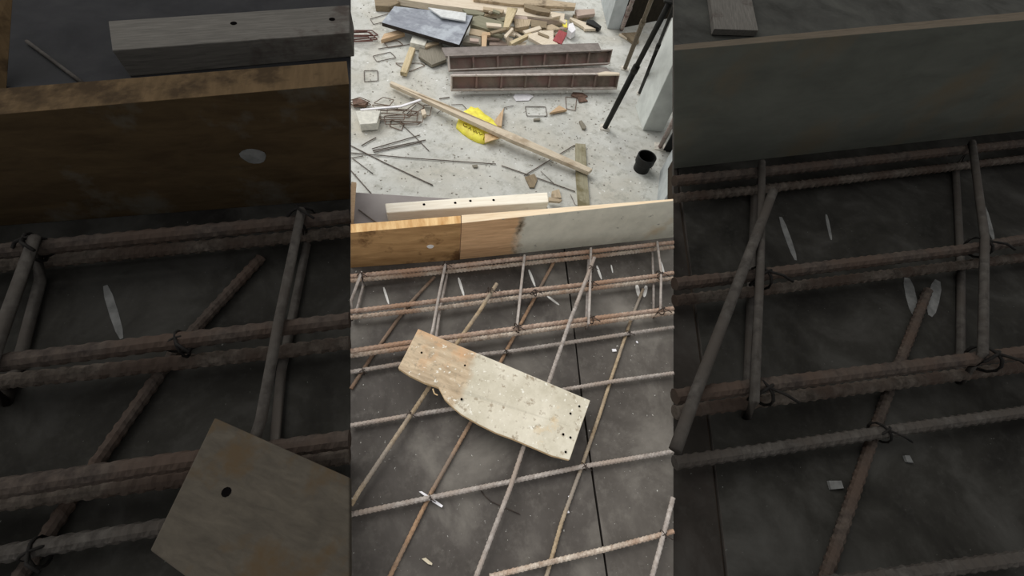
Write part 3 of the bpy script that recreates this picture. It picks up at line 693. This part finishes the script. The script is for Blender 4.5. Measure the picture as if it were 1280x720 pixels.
# ------------------------------------------------------------------ loose pieces, one row each: name, category, material, outline, level, thickness, label
HEAP = 'timber scraps of the heap'
O = 'wood_offcut'
pieces = [
 ('plywood_board', 'panel', 'greyslab', [(493, 7.5, .20), (540, 13, .21), (591, 19.5, .22), (574, 56, .20), (477, 28, .16)], 0, .05, 'large blue-grey panel lying on the far heap', 'dark_edge'),
 ('pale_panel', 'panel', 'paleslab', [(535, 9), (583, 16), (582, 26), (552, 21)], .25, .02, 'pale sheet lying on the blue-grey panel', None),
 (O, 'plank', 'w_pale', [(495, -8), (560, -6), (706, 17), (705, 25), (640, 18), (592, 11.5), (540, 5), (496, -2)], .12, .09, 'longest pale plank at the back of the heap', None),
 (O, 'plank', 'w_tan', [(590, -9), (660, -4), (720, 4), (719, 9), (640, 5), (592, -1)], .16, .06, 'tan plank behind the longest pale plank', None),
 (O, 'block', 'w_brown', [(468, -1), (497, -2), (500, 3), (488, 8), (469, 7)], .08, .08, 'brown block left of the longest pale plank', None),
 (O, 'offcut', 'w_green', [(590, 21), (600, 19), (634, 29), (625, 39.5), (613, 38), (588, 30)], .16, .08, 'greenish grey block beside the blue-grey panel', None),
 (O, 'plank', 'w_yellow', [(634, 9), (647, 10), (636, 34), (629, 34)], .22, .04, 'honey plank standing out across the longest pale plank', None),
 (O, 'offcut', 'w_orange', [(602, 44), (609, 44), (608, 58), (602, 58)], .17, .04, 'short orange plank touching the grey steel plate', None),
 (O, 'panel', 'w_grey', [(583, 44), (601, 45), (601, 56), (578, 52)], .12, .05, 'grey board next to the short orange plank', None),
 (O, 'offcut', 'w_tan', [(588, 35), (606, 38), (616, 44), (600, 45), (586, 42)], .13, .03, 'tan offcut under the greenish block', None),
 (O, 'offcut', 'w_orange', [(603, 40), (614, 40), (613, 44), (602, 44)], .155, .03, 'small orange chip of board over the tan offcut', None),
 (O, 'offcut', 'w_pink', [(611, 46), (624, 48), (636, 56), (612, 56)], .07, .05, 'pinkish board end behind the grey steel plate', None),
 (O, 'offcut', 'w_pale', [(630, 44), (640, 34), (642, 36), (633, 47)], .2, .03, 'thin pale lath by the honey plank', None),
 (O, 'offcut', 'w_yellow', [(640, 55), (637, 52), (662, 40), (666, 42)], .16, .05, 'yellow lath slanting towards the grey plate', None),
 (O, 'offcut', 'w_pale', [(632, 45), (641, 48), (640, 54), (634, 51)], .12, .06, 'cream block end at the foot of the yellow lath', None),
 (O, 'offcut', 'w_brown', [(655, 4), (664, 6), (689, 12), (687, 16), (672, 14), (656, 9)], .18, .08, 'dark brown log lying over the plank end', None),
 (O, 'plank', 'w_pink', [(645, 17), (706, 21), (706, 27), (646, 21)], .10, .06, 'pinkish plank parallel to the longest pale plank', None),
 (O, 'offcut', 'w_tan', [(643, 22), (664, 24), (662, 32), (644, 35)], .13, .05, 'square tan board behind the yellow lath', None),
 (O, 'offcut', 'w_brown', [(664, 24), (684, 27), (683, 35), (664, 33)], .14, .07, 'brown block beside the square tan board', None),
 (O, 'offcut', 'w_pale', [(660, 46), (676, 38), (692, 38), (692, 50), (701, 57.5), (693, 61.5), (676, 55)], .2, .04, 'large pale pointed board end beside the red board', None),
 (O, 'offcut', 'red', [(699, 37), (709, 41), (702, 55), (691, 50)], .21, .03, 'dark red painted board in the heap', None),
 (O, 'offcut', 'w_pale', [(648, 54), (658, 52), (657, 57), (647, 57.5)], .10, .05, 'cream chip touching the grey steel plate', None),
 (O, 'offcut', 'w_tan', [(670, 35), (690, 30), (703, 36), (690, 38)], .12, .04, 'tan offcut above the pale pointed board', None),
 ('plastic_scrap', 'scrap', 'yellow', [(703, 24), (709, 25), (709, 34), (705, 34)], .10, .05, 'small yellow plastic scrap near the white bag', None),
 ('plastic_bag', 'bag', 'paper', [(711, 30), (716, 28), (720, 37), (715, 41), (710, 37)], .12, .1, 'small white plastic bag on the heap\'s end', None),
 (O, 'lath', 'w_pale', [(713, 21), (749, 34), (750, 36), (731, 36), (730, 34), (712, 23)], .05, .04, 'thin pale lath pointing at the bluish column', None),
 (O, 'offcut', 'black', [(734, 24), (742, 25), (752, 33), (749, 35), (733, 28)], .08, .06, 'black lump behind the thin pale lath', None),
 (O, 'offcut', 'w_pink', [(719, 12), (743, 11), (744, 17), (722, 20)], .09, .05, 'pinkish board beyond the thin pale lath', None),
 (O, 'offcut', 'w_brown', [(716, 18), (738, 18), (737, 22), (720, 24)], .05, .04, 'brown board under the pinkish one', None),
 (O, 'offcut', 'w_brown', [(682, 3), (688, 3), (694, 9), (690, 10)], .08, .05, 'dark stub beyond the brown log', None),
 (O, 'offcut', 'w_grey', [(699, 5), (714, 5), (714, 8), (700, 9)], .05, .05, 'grey stub behind the heap', None),
 (O, 'offcut', 'w_orange', [(480, 42), (499, 37), (506, 41), (476, 50)], .07, .05, 'orange offcut tucked under the blue-grey panel', None),
 ('concrete_block', 'block', 'block', [(516, 44), (534.5, 49), (531, 57), (512.5, 53)], .10, .09, 'off-white block under the blue-grey panel\'s edge', None),
 ('grey_board', 'panel', 'w_grey', [(525, 54.5), (553, 54), (558, 74), (540, 81), (523, 70)], .06, .04, 'square grey board left of the ribbed form panels', None),
 (O, 'lath', 'w_yellow', [(512, 58), (519, 60), (508, 91), (500, 90)], .07, .05, 'yellowish lath lying left of the grey board', None),
 (O, 'offcut', 'w_tan', [(530, 55), (545, 51), (549, 53), (532, 59)], .09, .03, 'tan strip on the square grey board', None),
 ('concrete_block', 'block', 'block', [(444.5, 138.5), (475.5, 138), (471, 154), (450, 155.5)], .10, .09, 'whitish block beside the tangle of stirrups', None),
 ('rag', 'rag', 'rag', [(440, 124), (450, 122.5), (460, 127), (456, 131), (441, 130)], .05, .04, 'brown rag at the end of the white stick', None),
 ('rag', 'rag', 'rag', [(716, 115), (728, 115.5), (735, 120), (731, 122), (735, 126), (724, 127.5), (722, 122), (714, 119)], .02, .015, 'torn brown rag beside the nearer form panel', None),
 ('paper_sheet', 'paper', 'paper', [(644, 117), (660, 117), (667, 120), (661, 125.5), (645, 126), (641.5, 121)], .012, .006, 'crumpled white paper in front of the nearer form panel', None),
 (O, 'offcut', 'w_orange', [(687, 141), (699, 131.5), (709, 137)], .04, .03, 'triangular pinkish offcut on the open floor', None),
 (O, 'plank', 'w_wet', [(719.5, 179), (732, 180), (734, 215), (737.5, 258), (723, 258), (720, 216)], .035, .03, 'damp greenish plank pointing away from the grey edge board', None),
 (O, 'offcut', 'w_brown', [(656, 221), (668, 217), (672, 224), (668, 234), (662, 234)], .02, .015, 'brown curled scrap near the white timber', None),
 (O, 'offcut', 'w_tan', [(686, 246), (703, 249.5), (700, 252), (686, 251)], .08, .03, 'splintered tan offcut beyond the white timber\'s end', None),
 ('paper_sheet', 'paper', 'w_tan', [(690, 239), (699, 236), (702, 247), (689, 247)], .03, .02, 'brown cardboard scrap beyond the white timber', None),
 (O, 'offcut', 'w_grey', [(667, 148), (675, 147.5), (675, 150), (667, 150.5)], .02, .015, 'small dark chip before the square stirrup', None),
 (O, 'offcut', 'w_grey', [(724, 151), (727, 150), (733, 158), (731, 161), (728, 160)], .03, .025, 'short grey tube-like offcut on the open floor', None),
 (O, 'offcut', 'w_grey', [(590, 206), (597, 205.5), (597, 208.5), (592, 209)], .02, .015, 'small dark chip below the long rod\'s end', None),
 (O, 'offcut', 'w_pale', [(526, 137), (531, 136), (533, 142), (528, 144)], .06, .05, 'cream chip among the tangled stirrups', None),
 (O, 'lath', 'paper', [(450, 136), (500, 131.5), (526, 123), (527.5, 124.8), (501, 133.5), (451, 137.6)], .10, .015, 'white stick lying over the tangle of stirrups', None),
]
for nm, cat, mt, cs, z, th, lab, ed in pieces:
    slab(nm, lab, cat, M[mt], cs, z, th, HEAP if nm == O and cs[0][1] < 60 else None, edge=M[ed] if ed else None)
for lab, cs in (
 ('small board scrap wedged under the greenish block\'s end', [(613, 40), (630, 43), (628, 46), (611, 43)]),
 ('pale scrap between the two tan planks', [(604, 8), (630, 12), (628, 16), (604, 12)]),
 ('brown scrap over the pale plank\'s middle', [(578, 11), (592, 12), (606, 16), (604, 19), (584, 17)])):
    slab(O, lab, 'offcut', random.choice([M['w_tan'], M['w_green'], M['w_pink']]), cs, .15, .03, HEAP)

for k in range(34):                 # small scraps that fill the heap
    x, y = random.uniform(590, 712), random.uniform(6, 52)
    if y > 50 - (x - 590) * .02 and x < 690: y -= 8
    a, l, ww = random.uniform(-.5, .9), random.uniform(5, 13), random.uniform(2, 4)
    ca, sa = math.cos(a), math.sin(a) * .6
    q = [(x + u * l * ca - v_ * ww * sa, y + u * l * sa + v_ * ww * ca * .7) for u, v_ in ((-1, -.8), (.9, -1), (1, .7), (-.8, 1))]
    slab('wood_scrap', 'small weathered wood scrap in the far timber heap', 'scrap', M[random.choice(['w_pink', 'w_pale', 'w_tan', 'w_green', 'w_brown', 'w_pink', 'w_pale'])], q, random.uniform(.05, .22), .025, 'small scraps of the far heap', bevel=.002)
# stirrups
tangle = 'tangled stirrups by the whitish block'
for i, (lab, cs, z, mt) in enumerate((
 ('square stirrup left of the yellowish lath', [(466, 70), (488, 65), (495, 72), (471, 77)], .01, 'rod'),
 ('square stirrup alone near the batten\'s far end', [(455, 88.5), (472, 88), (472.5, 101), (455.5, 102)], .01, 'rod'),
 ('stirrup poking out from under the blue-grey panel', [(462.5, 23.5), (487, 17), (493, 24), (467, 30.5)], .01, 'rod'),
 ('square stirrup in front of the white paper', [(656.5, 133), (682, 133.5), (684, 145), (658.5, 145)], .01, 'rod'),
 ('tilted stirrup standing clear above the white stick', [(467, 129), (479, 121.5), (492.5, 125), (487, 132)], .03, 'loop'),
 ('half-hidden stirrup beside the torn brown rag', [(707, 121), (721, 122), (719, 138), (708, 136)], .01, 'loop'),
 ('stirrup under the yellowish lath', [(494, 79), (527, 79), (531, 82), (512, 89.5)], .01, 'loop'),
 ('bent stirrup below the orange offcut', [(480, 53), (497, 50.5), (504, 56), (485, 59)], .01, 'loop'),
)): stirrup_loop(lab, cs, z, .0045, M[mt])
for i, (cs, z) in enumerate((([(472, 138), (522, 139), (521, 152), (474, 151)], .02), ([(480, 145), (530, 142), (528, 153), (482, 156)], .035),
        ([(487, 158), (502, 163), (505, 154), (489, 150)], .01), ([(503, 141), (521, 128), (531, 134), (512, 146)], .05), ([(470, 135), (515, 137), (512, 147), (472, 146)], .06),
        ([(530, 131), (540, 132), (537, 145), (528, 144)], .02), ([(474, 141), (506, 144), (505, 150), (475, 149)], .075), ([(484, 136), (524, 140), (522, 145), (484, 142)], .065), ([(465, 131), (494, 133), (500, 139), (470, 137)], .08),
        ([(500, 152), (527, 152), (522, 156), (502, 156)], .02))):
    stirrup_loop('rusty stirrup tangled with others to the right of the whitish block', cs, z, .0048, M['loop'], tangle)
for cs, z in (([(436, 38), (465, 38), (473, 44), (440, 46)], .02), ([(434, 41), (462, 40), (470, 47), (438, 50)], .035), ([(438, 44), (466, 44), (472, 49), (442, 52)], .05),
              ([(436, 40), (458, 39), (466, 44), (440, 45)], .06), ([(438, 46), (460, 46), (466, 51), (444, 52)], .065)):
    stirrup_loop('dark red rusty stirrup bundled with others by the far heap', cs, z, .0075, M['loop_red'], 'bundled stirrups by the far heap')
for cs, z in (([(436, 126), (450, 121.5), (463, 127), (440, 131)], .05), ([(436, 129), (456, 126), (464, 131), (444, 134)], .03)):
    stirrup_loop('brown stirrup lying over the rag by the white stick', cs, z, .005, M['loop'], 'stirrups over the rag')

# rods
for lab, cs, r in (
 ('upper of three rods fanned before the tangle', [(465, 186), (525, 168.8)], .0055),
 ('middle of three rods fanned before the tangle', [(466, 188.6), (532, 175)], .006),
 ('lowest of three rods fanned before the tangle', [(467, 190.3), (527, 177.6)], .0055),
 ('rod slanting away from the tangled stirrups', [(504, 157), (520, 172), (536, 188.5)], .0048),
 ('longest thin rod crossing the open floor', [(438.5, 191), (520, 198), (620, 205)], .0052),
 ('long rod slanting towards the white timber', [(438.5, 182), (480, 203), (541, 231.5)], .006),
 ('short rod below the crossing of two long rods', [(441, 198), (466, 217)], .0045),
 ('rod ending at the grey plywood strip', [(438.5, 213), (465, 243)], .006),
 ('short rod touching the crossing of two long rods', [(438.5, 197.5), (454, 195)], .004),
 ('long rod passing under the batten to the damp plank', [(627, 207), (676, 224), (719, 239.5)], .0055),
 ('rod slanting from the curled scrap to the damp plank', [(655, 219.5), (718, 181.5)], .0055),
 ('thin short rod beside the curled scrap', [(676, 214), (692, 229)], .003),
 ('bent wire beside the damp plank\'s near end', [(713, 243), (719, 256), (722, 257)], .003),
 ('short bent rod left of the three fanned rods', [(452, 182), (462, 176), (470, 172)], .006),
 ('wire hook around the brown pointed board', [(624, 158), (630.5, 134.5), (642, 132)], .004),
 ('short rod before the nearer form panel\'s end', [(549, 123.5), (562, 121.5)], .006),
 ('rod under the batten near the tangle', [(512, 122.5), (530, 124)], .006),
 ('short rod standing out below the batten', [(546, 142), (552, 137)], .004),
 ('bent rod near the brown pointed board', [(564, 131), (578, 130.5), (583, 136)], .004),
 ('rod lying left of the square stirrup and lath', [(473, 61), (512, 55.5)], .005),
 ('short rod at the lower edge of the tangle', [(520, 131.5), (509, 142)], .005)):
    rod(lab, cs, .012, r)

# small rubble nobody could count
V, F = [], []
for k in range(900):
    x, y = random.uniform(440, 840), random.uniform(2, 250)
    if random.random() < .35: x, y = random.gauss(700, 60), random.gauss(120, 70)
    if not (440 < x < 840 and 2 < y < 250) or (x > 765 and y < 165): continue
    p = P(x, y, 0); s = random.uniform(.004, .015); a = random.uniform(0, 3); el = random.uniform(.3, 1)
    d = Vector((math.cos(a), math.sin(a), 0)) * s; e = Vector((-d.y, d.x, 0)) * el
    h = Vector((0, 0, s * .5)); b0 = len(V)
    V += [p + d + e * .6, p - d * .8 + e, p - d - e * .7, p + d * .7 - e, p + d * .5 + e * .3 + h, p - d * .5 + e * .4 + h, p - d * .4 - e * .4 + h, p + d * .4 - e * .5 + h]
    F += [tuple(b0 + i for i in q) for q in ((0, 1, 5, 4), (1, 2, 6, 5), (2, 3, 7, 6), (3, 0, 4, 7), (4, 5, 6, 7), (3, 2, 1, 0))]
tag(link('rubble', V, F, M['debris'], None), 'small grey rubble and chips strewn over the concrete floor', 'rubble', None, 'stuff')

# ------------------------------------------------------------------ light
w = bpy.data.worlds.new('overcast'); S.world = w; w.use_nodes = True
bgn = w.node_tree.nodes['Background']; bgn.inputs[0].default_value = (.99, .99, 1, 1); bgn.inputs[1].default_value = .66
sd = bpy.data.lights.new('sun', 'SUN'); sd.energy = 2.15; sd.angle = math.radians(45); sd.color = (1, .985, .96)
so = bpy.data.objects.new('sun', sd); C.objects.link(so)
so.rotation_euler = Vector((-.58, .40, .71)).to_track_quat('Z', 'Y').to_euler()
S.view_settings.view_transform = 'Standard'; S.view_settings.look = 'None'
S.view_settings.exposure = 0; S.view_settings.gamma = 1; S.view_settings.use_curve_mapping = False
